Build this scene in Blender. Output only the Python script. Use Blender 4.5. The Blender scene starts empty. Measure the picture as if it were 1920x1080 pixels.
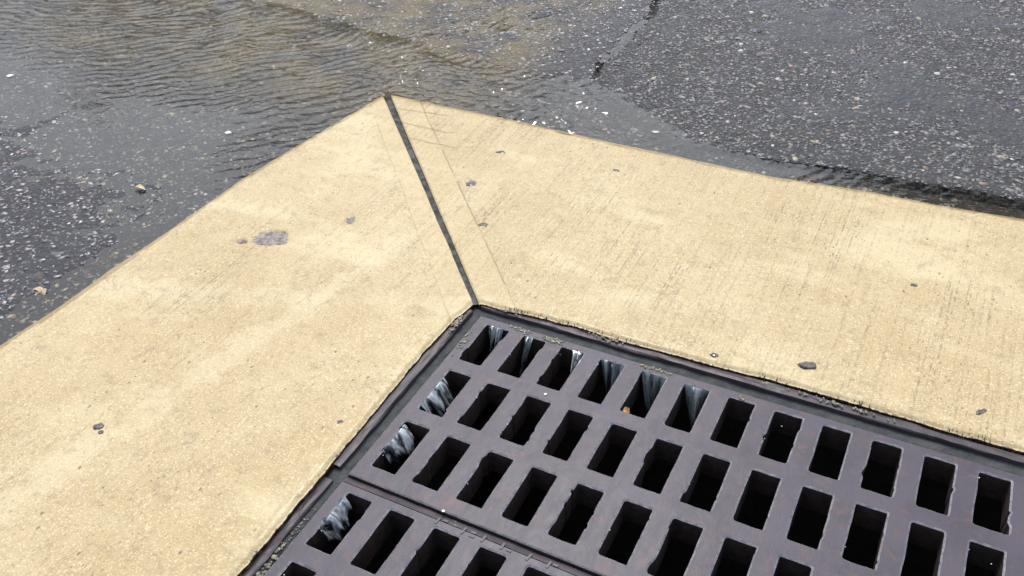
import bpy, math, random
import numpy as np
from mathutils import Matrix, Vector

# ---------------------------------------------------------------- camera, sky, sun, exposure
S = 0.06                       # one slot pitch of the drain grate, in metres; shapes below are laid out in pitches
sc = bpy.context.scene
cam_d = bpy.data.cameras.new('camera'); cam = bpy.data.objects.new('camera', cam_d)
sc.collection.objects.link(cam); sc.camera = cam
cam_d.sensor_width = 36; cam_d.lens = 31.635; cam_d.clip_start = 0.02; cam_d.clip_end = 400
CR = Matrix(((0.88827496, -0.24716287, 0.38714096), (0.45738974, 0.55302809, -0.69638678), (-0.04197887, 0.79565724, 0.60429077)))
cam.matrix_world = Matrix.Translation(Vector((8.79877, -14.48369, 13.89376)) * S) @ CR.to_4x4()

SUN_AZ, SUN_EL = math.radians(-28), math.radians(57)     # azimuth from +y, negative to the left
w = bpy.data.worlds.new('World'); sc.world = w; w.use_nodes = True
wn, wl = w.node_tree.nodes, w.node_tree.links
bg = wn['Background']
sky = wn.new('ShaderNodeTexSky'); sky.sky_type = 'NISHITA'; sky.sun_disc = False
sky.sun_elevation = SUN_EL; sky.sun_rotation = SUN_AZ; sky.dust_density = 3.0; sky.air_density = 1.0
tc = wn.new('ShaderNodeTexCoord')
cn = wn.new('ShaderNodeTexNoise'); cn.inputs['Scale'].default_value = 2.2; cn.inputs['Detail'].default_value = 6; cn.inputs['Roughness'].default_value = 0.6
cr = wn.new('ShaderNodeValToRGB'); cr.color_ramp.elements[0].position = 0.12; cr.color_ramp.elements[1].position = 0.46
mx = wn.new('ShaderNodeMix'); mx.data_type = 'RGBA'
# thin white cloud over the whole sky, brighter towards the sun behind it
tosun = Vector((math.sin(SUN_AZ) * math.cos(SUN_EL), math.cos(SUN_AZ) * math.cos(SUN_EL), math.sin(SUN_EL)))
dt = wn.new('ShaderNodeVectorMath'); dt.operation = 'DOT_PRODUCT'; wl.new(tc.outputs['Generated'], dt.inputs[0]); dt.inputs[1].default_value = tosun
dp = wn.new('ShaderNodeMath'); dp.operation = 'POWER'; dp.use_clamp = True; dm = wn.new('ShaderNodeMath'); dm.operation = 'MAXIMUM'; dm.inputs[1].default_value = 0
wl.new(dt.outputs['Value'], dm.inputs[0]); wl.new(dm.outputs[0], dp.inputs[0]); dp.inputs[1].default_value = 4.0
cc_ = wn.new('ShaderNodeMix'); cc_.data_type = 'RGBA'; cc_.inputs['A'].default_value = (9.0, 10.8, 14.2, 1); cc_.inputs['B'].default_value = (70, 74.5, 82, 1)
wl.new(dp.outputs[0], cc_.inputs['Factor']); wl.new(cc_.outputs['Result'], mx.inputs['B'])
wl.new(tc.outputs['Generated'], cn.inputs['Vector']); wl.new(cn.outputs['Fac'], cr.inputs['Fac'])
wl.new(cr.outputs['Color'], mx.inputs['Factor']); wl.new(sky.outputs['Color'], mx.inputs['A'])
wl.new(mx.outputs['Result'], bg.inputs['Color']); bg.inputs['Strength'].default_value = 0.1

sd_ = bpy.data.lights.new('sun', 'SUN'); sd_.energy = 3.4; sd_.angle = math.radians(1.0); sd_.color = (1.0, 0.94, 0.84)
sun = bpy.data.objects.new('sun', sd_); sc.collection.objects.link(sun)
sun.rotation_euler = tosun.to_track_quat('Z', 'Y').to_euler()
vs = sc.view_settings; vs.view_transform = 'Standard'; vs.look = 'None'; vs.gamma = 1; vs.exposure = -0.62; vs.use_curve_mapping = False

cy = sc.cycles; cy.max_bounces = 6; cy.diffuse_bounces = 2; cy.glossy_bounces = 3; cy.transmission_bounces = 3; cy.transparent_max_bounces = 8; cy.caustics_reflective = False; cy.caustics_refractive = False
rng = np.random.default_rng(11); random.seed(5)
ZW = 0.36                      # water level (grate top is z = 0)
col = sc.collection

# ---------------------------------------------------------------- helpers
def _h(ix, iy, seed):
    n = (ix.astype(np.int64) * 374761393 + iy.astype(np.int64) * 668265263 + seed * 1442695041) & 0xffffffff
    n = ((n ^ (n >> 13)) * 1274126177) & 0xffffffff
    return ((n ^ (n >> 16)) & 0xffffff) / float(0xffffff)
def vnoise(x, y, seed=0):
    x = np.asarray(x, float); y = np.asarray(y, float)
    ix, iy = np.floor(x), np.floor(y); fx, fy = x - ix, y - iy
    fx = fx * fx * (3 - 2 * fx); fy = fy * fy * (3 - 2 * fy)
    a = _h(ix, iy, seed); b = _h(ix + 1, iy, seed); c = _h(ix, iy + 1, seed); d = _h(ix + 1, iy + 1, seed)
    return (a + (b - a) * fx) * (1 - fy) + (c + (d - c) * fx) * fy - 0.5
def fbm(x, y, o=3, seed=0):
    r = 0.0; a = 1.0
    for k in range(o):
        r = r + a * vnoise(x * 2 ** k + 17.3 * k, y * 2 ** k - 9.1 * k, seed + k); a *= 0.5
    return r
def sst(a, b, x):
    t = np.clip((x - a) / (b - a), 0, 1); return t * t * (3 - 2 * t)

def new_obj(name, me, parent=None, mats=()):
    o = bpy.data.objects.new(name, me); col.objects.link(o)
    if parent is not None: o.parent = parent
    if me is not None:
        for m in mats: me.materials.append(m)
    return o
def mesh_np(name, V, F, smooth=True):
    """V (n,3) in pitches, F (m,k) int array with a constant k"""
    V = np.asarray(V, np.float32) * S; F = np.asarray(F, np.int32)
    me = bpy.data.meshes.new(name); k = F.shape[1]
    me.vertices.add(len(V)); me.vertices.foreach_set('co', V.ravel())
    me.loops.add(F.size); me.loops.foreach_set('vertex_index', F.ravel())
    me.polygons.add(len(F))
    me.polygons.foreach_set('loop_start', np.arange(0, F.size, k, dtype=np.int32))
    me.polygons.foreach_set('loop_total', np.full(len(F), k, np.int32))
    me.polygons.foreach_set('use_smooth', np.full(len(F), smooth))
    me.update(calc_edges=True); me.validate()
    return me
def mesh_py(name, V, F, smooth=False):
    me = bpy.data.meshes.new(name)
    me.from_pydata([tuple(c * S for c in v) for v in V], [], F); me.update()
    if smooth:
        for p in me.polygons: p.use_smooth = True
    return me
def fattr(me, name, vals):
    a = me.attributes.new(name, 'FLOAT', 'POINT'); a.data.foreach_set('value', np.asarray(vals, np.float32))
def gridF(nu, nv):
    i = np.arange(nu * nv).reshape(nu, nv)
    return np.stack([i[:-1, :-1], i[1:, :-1], i[1:, 1:], i[:-1, 1:]], -1).reshape(-1, 4)
def compact(V, F):
    used = np.zeros(len(V), bool); used[F.ravel()] = True
    idx = np.cumsum(used) - 1
    return V[used], idx[F], used
def tag(o, label=None, cat=None, group=None, kind=None):
    if label: o['label'] = label
    if cat: o['category'] = cat
    if group: o['group'] = group
    if kind: o['kind'] = kind
    return o

class NT:
    """small node-tree builder"""
    def __init__(s, name):
        s.m = bpy.data.materials.new(name); s.m.use_nodes = True
        s.n = s.m.node_tree.nodes; s.l = s.m.node_tree.links
        s.b = s.n['Principled BSDF']; s.out = s.n['Material Output']
        t = s.n.new('ShaderNodeTexCoord'); sc_ = s.n.new('ShaderNodeVectorMath'); sc_.operation = 'SCALE'
        sc_.inputs['Scale'].default_value = 1 / S
        s.l.new(t.outputs['Object'], sc_.inputs[0]); s.P = sc_.outputs[0]       # position in pitches
    def put(s, sock, v):
        if isinstance(v, bpy.types.NodeSocket): s.l.new(v, sock)
        else: sock.default_value = v
    def vec(s, scale, src=None):
        n = s.n.new('ShaderNodeVectorMath'); n.operation = 'MULTIPLY'; s.l.new(src or s.P, n.inputs[0]); n.inputs[1].default_value = scale; return n.outputs[0]
    def noise(s, scale, detail=3, rough=0.55, vec=None, dist=0.0):
        n = s.n.new('ShaderNodeTexNoise'); s.l.new(vec or s.P, n.inputs['Vector'])
        n.inputs['Scale'].default_value = scale; n.inputs['Detail'].default_value = detail; n.inputs['Roughness'].default_value = rough; n.inputs['Distortion'].default_value = dist
        return n.outputs['Fac']
    def voro(s, scale, feature='F1', out='Distance', vec=None, rand=1.0):
        n = s.n.new('ShaderNodeTexVoronoi'); n.feature = feature; s.l.new(vec or s.P, n.inputs['Vector'])
        n.inputs['Scale'].default_value = scale; n.inputs['Randomness'].default_value = rand; return n.outputs[out]
    def math(s, op, a, b=0.0, c=0.0, clamp=False):
        n = s.n.new('ShaderNodeMath'); n.operation = op; n.use_clamp = clamp
        s.put(n.inputs[0], a); s.put(n.inputs[1], b)
        if op in ('MULTIPLY_ADD', 'COMPARE'): s.put(n.inputs[2], c)
        return n.outputs[0]
    def step(s, a, b, x):
        n = s.n.new('ShaderNodeMapRange'); n.interpolation_type = 'SMOOTHSTEP'; s.put(n.inputs['Value'], x)
        n.inputs['From Min'].default_value = a; n.inputs['From Max'].default_value = b; return n.outputs['Result']
    def mix(s, f, a, b, mode='MIX'):
        n = s.n.new('ShaderNodeMix'); n.data_type = 'RGBA'; n.blend_type = mode
        s.put(n.inputs['Factor'], f)
        for k, v in (('A', a), ('B', b)):
            if isinstance(v, tuple) and len(v) == 3: v = v + (1,)
            s.put(n.inputs[k], v)
        return n.outputs['Result']
    def attr(s, name, out='Fac'):
        n = s.n.new('ShaderNodeAttribute'); n.attribute_name = name; return n.outputs[out]
    def bump(s, h, dist, strength=1.0, normal=None):
        n = s.n.new('ShaderNodeBump'); s.put(n.inputs['Height'], h); n.inputs['Distance'].default_value = dist * S; n.inputs['Strength'].default_value = strength
        if normal: s.l.new(normal, n.inputs['Normal'])
        return n.outputs[0]
    def set(s, **k):
        for kk, v in k.items():
            if isinstance(v, tuple) and len(v) == 3: v = v + (1,)
            s.put(s.b.inputs[kk.replace('_', ' ')], v)

# ---------------------------------------------------------------- materials
def mat_concrete():
    t = NT('buff_concrete')
    big = t.noise(0.22, 4, 0.6); mid = t.noise(1.3, 5, 0.65); fine = t.noise(9, 4, 0.8); grain = t.noise(24, 3, 0.7)
    c = t.mix(t.step(0.3, 0.7, big), (0.358, 0.263, 0.132), (0.422, 0.326, 0.182))
    c = t.mix(t.step(0.36, 0.7, mid), c, t.mix(0.35, c, (0.31, 0.22, 0.10)))
    c = t.mix(t.step(0.50, 0.68, fine), c, t.mix(0.6, c, (0.22, 0.157, 0.082)))
    c = t.mix(t.step(0.52, 0.66, grain), c, t.mix(0.6, c, (0.62, 0.54, 0.37)))
    sw = t.noise(0.5, 3, 0.55, vec=t.vec((0.35, 1.0, 1)))
    c = t.mix(t.math('MULTIPLY', t.step(0.52, 0.66, sw), 0.45), c, (0.52, 0.43, 0.26))
    # broad pale scuffs crossing the left slab
    for (ax, ay, bx_, by_, wd) in ((-9.6, -3.2, -0.9, 0.25, 0.55), (-6.4, -12.0, -4.2, -1.0, 0.5)):
        ln = math.hypot(bx_ - ax, by_ - ay); nx_, ny_ = -(by_ - ay) / ln, (bx_ - ax) / ln
        dd = t.n.new('ShaderNodeVectorMath'); dd.operation = 'DOT_PRODUCT'; t.l.new(t.P, dd.inputs[0]); dd.inputs[1].default_value = (nx_, ny_, 0)
        q = t.math('ABSOLUTE', t.math('SUBTRACT', dd.outputs['Value'], nx_ * ax + ny_ * ay))
        q = t.math('MULTIPLY_ADD', t.math('SUBTRACT', mid, 0.5), 1.6, q)
        c = t.mix(t.math('MULTIPLY', t.math('MULTIPLY', t.math('SUBTRACT', 1.0, t.step(0.1, wd, q)), t.attr('crazed')), 0.24), c, (0.52, 0.435, 0.28))
    # broom marks run along y
    warp = t.noise(0.5, 2)
    bv = t.n.new('ShaderNodeCombineXYZ'); sx = t.n.new('ShaderNodeSeparateXYZ'); t.l.new(t.P, sx.inputs[0])
    t.l.new(t.math('MULTIPLY_ADD', warp, 0.5, t.math('MULTIPLY', sx.outputs['X'], 16.0)), bv.inputs['X'])
    t.l.new(t.math('MULTIPLY', sx.outputs['Y'], 0.16), bv.inputs['Y'])
    lines = t.noise(1.0, 2, 0.6, vec=bv.outputs[0]); dots = t.noise(1.0, 3, 0.7, vec=t.vec((15, 6, 1)))
    lmask = t.step(0.42, 0.66, t.noise(0.33, 3, 0.6, vec=t.vec((1, 0.7, 1))))
    ls = t.math('MULTIPLY', t.math('MULTIPLY', t.step(0.52, 0.62, lines), t.step(0.44, 0.60, dots)), t.math('MULTIPLY_ADD', lmask, 0.7, t.attr('broomed')))
    c = t.mix(t.math('MULTIPLY', ls, 0.72), c, (0.15, 0.107, 0.06))
    # long single scores
    bv2 = t.vec((2.6, 0.10, 1)); sc2 = t.noise(1.0, 2, 0.5, vec=bv2)
    score = t.math('SUBTRACT', 1.0, t.step(0.0, 0.010, t.math('ABSOLUTE', t.math('SUBTRACT', sc2, 0.58))))
    score = t.math('MULTIPLY', score, t.step(0.50, 0.56, t.noise(0.8, 3, 0.6)))
    c = t.mix(t.math('MULTIPLY', score, 0.4), c, (0.22, 0.15, 0.09))
    # pits and dirt specks
    pv = t.vec((1, 0.62, 1)); pd = t.voro(4.2, vec=pv); pc = t.voro(4.2, out='Color', vec=pv)
    sp = t.n.new('ShaderNodeSeparateColor'); t.l.new(pc, sp.inputs[0])
    pit = t.math('MULTIPLY', t.math('SUBTRACT', 1.0, t.step(0.05, 0.17, pd)), t.step(0.62, 0.95, sp.outputs['Red']))
    pd2 = t.voro(12.0, vec=pv); pc2 = t.voro(12.0, out='Color', vec=pv); sp2 = t.n.new('ShaderNodeSeparateColor'); t.l.new(pc2, sp2.inputs[0])
    pit2 = t.math('MULTIPLY', t.math('SUBTRACT', 1.0, t.step(0.1, 0.3, pd2)), t.step(0.55, 0.85, sp2.outputs['Red']))
    pit = t.math('MAXIMUM', pit, t.math('MULTIPLY', pit2, t.math('MULTIPLY_ADD', lmask, 0.7, 0.4)))
    c = t.mix(t.math('MULTIPLY', pit, 0.95), c, (0.10, 0.073, 0.05))
    dirt = t.noise(2.6, 5, 0.75)
    c = t.mix(t.math('MULTIPLY', t.step(0.54, 0.72, dirt), 0.5), c, (0.205, 0.158, 0.10))
    # hairline crazing
    wv = t.n.new('ShaderNodeTexNoise'); t.l.new(t.P, wv.inputs['Vector']); wv.inputs['Scale'].default_value = 1.7; wv.inputs['Detail'].default_value = 2
    va = t.n.new('ShaderNodeVectorMath'); va.operation = 'MULTIPLY_ADD'; t.l.new(wv.outputs['Color'], va.inputs[0]); va.inputs[1].default_value = (0.9, 0.9, 0); t.l.new(t.P, va.inputs[2])
    ce = t.voro(0.75, feature='DISTANCE_TO_EDGE', vec=va.outputs[0])
    crack = t.math('MULTIPLY', t.math('SUBTRACT', 1.0, t.step(0.002, 0.010, ce)), t.step(0.47, 0.60, t.noise(0.5, 3, 0.6)))
    crack = t.math('MULTIPLY', crack, t.attr('crazed'))
    c = t.mix(t.math('MULTIPLY', crack, 0.45), c, (0.22, 0.15, 0.09))
    # tool line beside the joint
    jn = t.noise(4, 3); jd = t.math('MULTIPLY_ADD', t.math('SUBTRACT', jn, 0.5), 0.05, t.attr('joint_off'))
    tl = t.math('SUBTRACT', 1.0, t.step(0.006, 0.034, t.math('ABSOLUTE', jd)))
    tl = t.math('MULTIPLY', tl, t.step(0.34, 0.56, t.noise(2.2, 4)))
    c = t.mix(t.math('MULTIPLY', tl, t.attr('tool_line')), c, (0.15, 0.11, 0.07))
    inband = t.math('SUBTRACT', 1.0, t.step(-0.02, 0.05, jd))
    c = t.mix(t.math('MULTIPLY', inband, 0.3), c, (0.44, 0.34, 0.185))
    # dirt along the inner edge, grey-brown scar
    ed = t.attr('inner_dist'); en = t.noise(6.5, 4, 0.7, vec=t.vec((1.6, 0.8, 1)))
    gr = t.step(0.50, 0.40, t.math('MULTIPLY_ADD', ed, 4.5, t.math('MULTIPLY_ADD', en, 0.9, -0.02)))
    c = t.mix(t.math('MULTIPLY', gr, 0.94), c, (0.035, 0.035, 0.035))
    light = t.math('MULTIPLY', t.math('SUBTRACT', 1.0, t.step(0.1, 0.9, ed)), t.step(0.42, 0.6, t.noise(3, 3)))
    c = t.mix(t.math('MULTIPLY', t.math('MULTIPLY', light, 0.22), t.math('SUBTRACT', 1.0, gr)), c, (0.56, 0.475, 0.30))
    eo = t.attr('outer_dist')
    og = t.step(0.62, 0.40, t.math('MULTIPLY_ADD', eo, 0.9, t.noise(1.6, 4, 0.6)))
    c = t.mix(t.math('MULTIPLY', og, 0.25), c, (0.36, 0.26, 0.11))
    spn = t.noise(7, 4, 0.75)
    c = t.mix(t.attr('scar'), c, t.mix(t.step(0.35, 0.65, spn), (0.085, 0.070, 0.066), (0.26, 0.215, 0.175)))
    h = t.math('MULTIPLY_ADD', ls, -0.5, fine)
    nb = t.bump(h, 0.05, 0.42)
    film = t.bump(t.noise(1.6, 1, 0.6, vec=t.vec((1.0, 2.2, 1)), dist=0.6), 0.05, 0.5)
    t.set(Base_Color=c, Roughness=0.8, Specular_IOR_Level=0.3, Normal=nb, Coat_Weight=0.22, Coat_Roughness=0.22, Coat_IOR=1.33, Coat_Normal=film)
    return t.m

def mat_asphalt(name, base, tint, rough, silt=False, spec=0.3):
    t = NT(name)
    vc = t.voro(7.5, out='Color'); vd = t.voro(7.5)
    sp = t.n.new('ShaderNodeSeparateColor'); t.l.new(vc, sp.inputs[0])
    n = t.noise(1.1, 4, 0.6); fine = t.noise(26, 3, 0.7)
    c = t.mix(t.step(0.3, 0.7, n), tuple(0.75 * k for k in base), base)
    c = t.mix(t.math('MULTIPLY', t.step(0.55, 0.95, sp.outputs['Red']), t.math('SUBTRACT', 1, t.step(0.3, 0.5, vd))), c, tint)
    if silt:
        c = t.mix(t.math('MULTIPLY', t.math('MULTIPLY', t.attr('silt'), t.step(0.34, 0.60, t.noise(0.5, 4, 0.65))), 0.8), c, (0.155, 0.118, 0.058))  # brown of silt and of mirrored trees mixed into the pond bottom colour
    h = t.math('MULTIPLY_ADD', t.math('SUBTRACT', 1.0, vd), 0.8, t.math('MULTIPLY', fine, 0.5))
    t.set(Base_Color=c, Roughness=rough, Normal=t.bump(h, 0.09, 1.0), Specular_IOR_Level=spec)
    return t.m
def mat_stone(name, rough, coat):
    t = NT(name)
    c = t.attr('tone', 'Color'); n = t.noise(18, 3, 0.6)
    c = t.mix(t.math('MULTIPLY', t.step(0.4, 0.7, n), 0.5), c, t.mix(0.6, c, (0.05, 0.045, 0.045)))
    t.set(Base_Color=c, Roughness=rough, Coat_Weight=coat, Coat_Roughness=0.08, Coat_IOR=1.33, Normal=t.bump(n, 0.03, 0.6))
    return t.m
def mat_water(name, b1=0.010, b2=0.006):
    t = NT(name)
    mp = t.n.new('ShaderNodeMapping'); mp.inputs['Rotation'].default_value = (0, 0, math.radians(-27)); mp.inputs['Scale'].default_value = (1.1, 3.4, 1); t.l.new(t.P, mp.inputs['Vector'])
    ch = t.noise(1.0, 3, 0.6, vec=mp.outputs[0], dist=0.7); calm = t.noise(3.0, 2, 0.5)
    nb = t.bump(t.math('MULTIPLY_ADD', t.math('MULTIPLY', ch, t.attr('chop')), 0.045, t.math('MULTIPLY', calm, 0.006)), 1.0, 1.0)
    fr = t.n.new('ShaderNodeFresnel'); fr.inputs['IOR'].default_value = 1.333; t.l.new(nb, fr.inputs['Normal'])
    gl = t.n.new('ShaderNodeBsdfGlossy'); gl.inputs['Roughness'].default_value = 0.03; t.l.new(nb, gl.inputs['Normal'])
    tr = t.n.new('ShaderNodeBsdfTransparent'); tr.inputs['Color'].default_value = (0.90, 0.875, 0.79, 1)
    ms = t.n.new('ShaderNodeMixShader'); t.l.new(fr.outputs[0], ms.inputs[0]); t.l.new(tr.outputs[0], ms.inputs[1]); t.l.new(gl.outputs[0], ms.inputs[2])
    t.n.remove(t.b); t.l.new(ms.outputs[0], t.out.inputs['Surface'])
    return t.m
def mat_iron(name, base, rust, silt):
    t = NT(name)
    n = t.noise(0.8, 5, 0.6); m = t.noise(3.5, 4, 0.65, dist=0.8); f = t.noise(22, 3, 0.7)
    c = t.mix(t.step(0.35, 0.7, n), base, tuple(k * 0.75 for k in base))
    c = t.mix(t.math('MULTIPLY', t.step(0.50, 0.70, m), 0.75), c, rust)
    c = t.mix(t.math('MULTIPLY', t.step(0.55, 0.75, f), 0.25), c, tuple(k * 1.7 for k in base))
    c = t.mix(t.math('MULTIPLY', t.step(0.64, 0.70, t.noise(1.9, 5, 0.75)), silt), c, (0.24, 0.205, 0.13))
    sm = t.noise(2.0, 4, 0.6, vec=t.vec((1.6, 0.7, 1)), dist=1.4)
    r = t.math('MULTIPLY_ADD', sm, 0.25, 0.32)
    h = t.math('MULTIPLY_ADD', f, 0.5, m)
    film = t.bump(sm, 0.05, 0.25)
    t.set(Base_Color=c, Roughness=r, Normal=t.bump(h, 0.025, 0.25), Coat_Weight=0.15, Coat_Roughness=0.36, Coat_IOR=1.33, Coat_Normal=film, Specular_IOR_Level=0.2)
    return t.m
def mat_plain(name, a, b, scale=6, rough=0.7, coat=0.0, bd=0.04):
    t = NT(name); n = t.noise(scale, 4, 0.65); n2 = t.noise(scale * 5, 2)
    t.set(Base_Color=t.mix(t.step(0.35, 0.65, n), a, b), Roughness=rough, Coat_Weight=coat, Coat_Roughness=0.1, Normal=t.bump(t.math('MULTIPLY_ADD', n2, 0.4, n), bd, 0.8))
    return t.m
def mat_stream(name, foam, tone):
    t = NT(name)
    uvx = t.attr('flow_u'); uvy = t.attr('flow_v')
    cb = t.n.new('ShaderNodeCombineXYZ'); t.l.new(t.math('MULTIPLY', uvx, 6.0), cb.inputs['X']); t.l.new(t.math('MULTIPLY', uvy, 1.3), cb.inputs['Y']); t.l.new(t.attr('flow_s'), cb.inputs['Z'])
    st = t.noise(1.0, 2, 0.45, vec=cb.outputs[0], dist=0.5); br = t.noise(1.5, 2, 0.5, vec=cb.outputs[0], dist=0.5)
    nb = t.bump(st, 0.10, 1.0)
    t.set(Base_Color=tone, Roughness=0.10, Normal=nb, IOR=1.333, Coat_Weight=0.6, Coat_Roughness=0.04, Coat_Normal=nb)
    gl = t.n.new('ShaderNodeBsdfGlossy'); gl.inputs['Roughness'].default_value = 0.14; gl.inputs['Color'].default_value = (0.62, 0.65, 0.66, 1); t.l.new(nb, gl.inputs['Normal'])
    fr = t.n.new('ShaderNodeFresnel'); fr.inputs['IOR'].default_value = 1.5; t.l.new(nb, fr.inputs['Normal'])
    tr = t.n.new('ShaderNodeBsdfTransparent'); tr.inputs['Color'].default_value = (0.82, 0.86, 0.86, 1)
    m1 = t.n.new('ShaderNodeMixShader'); t.l.new(fr.outputs[0], m1.inputs[0]); t.l.new(tr.outputs[0], m1.inputs[1]); t.l.new(gl.outputs[0], m1.inputs[2])
    m2 = t.n.new('ShaderNodeMixShader'); t.l.new(t.math('MULTIPLY', t.step(0.36, 0.66, st), foam), m2.inputs[0]); t.l.new(m1.outputs[0], m2.inputs[1]); t.l.new(t.b.outputs[0], m2.inputs[2])
    ed = t.step(0.72, 0.92, t.math('MULTIPLY_ADD', br, 0.7, t.math('MULTIPLY', uvy, 0.62)))      # frays away at its foot
    m3 = t.n.new('ShaderNodeMixShader'); t2 = t.n.new('ShaderNodeBsdfTransparent'); t.l.new(ed, m3.inputs[0]); t.l.new(m2.outputs[0], m3.inputs[1]); t.l.new(t2.outputs[0], m3.inputs[2])
    t.l.new(m3.outputs[0], t.out.inputs['Surface'])
    return t.m
def mat_leaf(name, a, b):
    t = NT(name); n = t.noise(0.03, 2); n2 = t.noise(0.3, 2)
    c = t.mix(t.step(0.35, 0.65, n), a, b); c = t.mix(t.math('MULTIPLY', n2, 0.5), c, tuple(k * 1.5 for k in b))
    t.set(Base_Color=c, Roughness=0.55)
    return t.m

M = dict(concrete=mat_concrete(),
         road=mat_asphalt('wet_asphalt', (0.042, 0.039, 0.041), (0.14, 0.105, 0.095), 0.40, True),
         patch=mat_asphalt('damp_asphalt_patch', (0.056, 0.053, 0.052), (0.125, 0.112, 0.10), 0.55, False, 0.16),
         stone=mat_stone('wet_aggregate', 0.42, 0.3), stone2=mat_stone('damp_aggregate', 0.5, 0.12),
         water=mat_water('shallow_water'),
         iron=mat_iron('wet_cast_iron', (0.053, 0.043, 0.055), (0.082, 0.046, 0.044), 0.10),
         iron2=mat_iron('silty_cast_iron', (0.048, 0.038, 0.043), (0.080, 0.044, 0.041), 0.6),
         groove=mat_plain('wet_groove', (0.018, 0.021, 0.023), (0.040, 0.040, 0.036), 3, 0.85, 0.0, 0.08),
         edge=mat_plain('wet_edge_highlight', (0.10, 0.09, 0.10), (0.19, 0.17, 0.175), 7, 0.3, 0.5, 0.03),  # slot bevels: sky highlight on the wet rim put in as paler colour
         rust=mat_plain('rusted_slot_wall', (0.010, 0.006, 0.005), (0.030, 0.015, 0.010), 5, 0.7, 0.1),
         joint=mat_plain('grey_joint_filler', (0.010, 0.011, 0.011), (0.075, 0.07, 0.06), 3.0, 0.85, 0.0, 0.1),
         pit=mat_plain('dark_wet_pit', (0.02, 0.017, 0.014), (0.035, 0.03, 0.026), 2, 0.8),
         silt=mat_plain('pale_silt', (0.085, 0.075, 0.05), (0.27, 0.24, 0.165), 8, 0.8, 0.2, 0.1),
         dirt=mat_plain('dark_dirt', (0.045, 0.035, 0.03), (0.14, 0.11, 0.09), 9, 0.7, 0.3, 0.1),
         pebble=mat_plain('pale_pebble', (0.50, 0.47, 0.43), (0.72, 0.70, 0.66), 5, 0.5, 0.5),
         moss=mat_plain('dark_algae', (0.018, 0.020, 0.016), (0.06, 0.055, 0.04), 6, 0.6, 0.3, 0.1),
         strand=mat_plain('brown_algae', (0.32, 0.20, 0.045), (0.40, 0.28, 0.09), 3, 0.9, 0.0),
         orange=mat_plain('orange_leaf', (0.22, 0.09, 0.015), (0.36, 0.17, 0.03), 5, 0.5, 0.3),
         tan=mat_plain('dry_leaf', (0.38, 0.27, 0.14), (0.55, 0.42, 0.24), 5, 0.6, 0.2),
         stream=mat_stream('falling_water', 0.40, (0.20, 0.225, 0.235)), foam=mat_stream('white_falling_water', 0.75, (0.48, 0.50, 0.51)),
         leaf=mat_leaf('olive_foliage', (0.060, 0.055, 0.022), (0.085, 0.085, 0.030)),
         leaf2=mat_leaf('brown_foliage', (0.075, 0.050, 0.022), (0.095, 0.075, 0.035)),
         bark=mat_plain('bark', (0.05, 0.04, 0.03), (0.10, 0.08, 0.06), 0.1, 0.9))
tw = NT('water_drops'); tw.set(Base_Color=(0.75, 0.8, 0.82), Roughness=0.03, Specular_IOR_Level=0.5, Coat_Weight=1.0); M['drop'] = tw.m

# ---------------------------------------------------------------- ground levels
PATCH = np.array([(-3.4, 60), (-3.4, 26), (-3.3, 21.5), (-2.98, 19.07), (-2.87, 16.76), (-2.86, 14.6), (-2.75, 12.9), (-1.8, 11.95), (-0.05, 10.9), (1.2, 10.15), (1.94, 9.98), (4.28, 9.86),
                  (5.97, 9.98), (7.15, 10.06), (8.99, 10.26), (11.1, 10.25), (16, 10.4), (24, 10.3), (60, 10.3), (60, 60)], float)
def patch_sd(x, y):
    """signed distance to the patch outline, positive inside"""
    x = x + 0.30 * fbm(x * 0.9, y * 0.9, 4, 41); y = y + 0.14 * fbm(x * 1.1 + 50, y * 1.1, 4, 45)
    d = np.full(x.shape, 1e9); ins = np.zeros(x.shape, bool); n = len(PATCH)
    for i in range(n):
        a, b = PATCH[i], PATCH[(i + 1) % n]; e = b - a
        t = np.clip(((x - a[0]) * e[0] + (y - a[1]) * e[1]) / (e @ e), 0, 1)
        d = np.minimum(d, np.hypot(x - a[0] - t * e[0], y - a[1] - t * e[1]))
        if a[1] != b[1]:
            c = ((a[1] > y) != (b[1] > y)) & (x < (b[0] - a[0]) * (y - a[1]) / (b[1] - a[1]) + a[0]); ins ^= c
    return np.where(ins, d, -d)
def road_z(x, y):
    d = np.maximum(-10.0 - x, y - 9.4)
    dep = 0.085 + 0.05 * fbm(x * 0.25, y * 0.25, 3, 3) + 0.025 * fbm(x * 0.9, y * 0.9, 3, 8)
    dep = dep - 0.125 * sst(4.8, -2.5, y - 0.10 * (-10 - x)) * sst(0.1, 1.2, d)
    dep = dep + 0.10 * np.exp(-np.maximum(d, 0) / 0.35)
    line = np.interp(x, [-40, -21.2, -16.5, -14.1, -11.7, -9.4, -6.6, -3.9, 0], [22, 15.0, 14.0, 13.7, 13.2, 12.7, 12.0, 12.4, 12.6]) + 0.6 * fbm(x * 0.6, y * 0.6, 3, 19)
    dep = dep - 0.125 * sst(-0.5, 1.1, y - line)
    dep = dep + 0.12 * sst(5.6, 6.6, x) * sst(1.2, 0.6, y - 9.4)
    m_ = (x > -6) & (x < 0) & (y > 12.6)
    if m_.any(): cv = np.zeros(x.shape); cv[m_] = np.exp(-((patch_sd(x[m_], y[m_]) + 0.08) / 0.15) ** 2); dep = dep + 0.40 * cv
    edge = np.maximum(np.maximum(-34 - x, y - 31), np.maximum(x - 20, -10 - y))
    return ZW - dep + 0.16 * sst(0, 4, edge)
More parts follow.
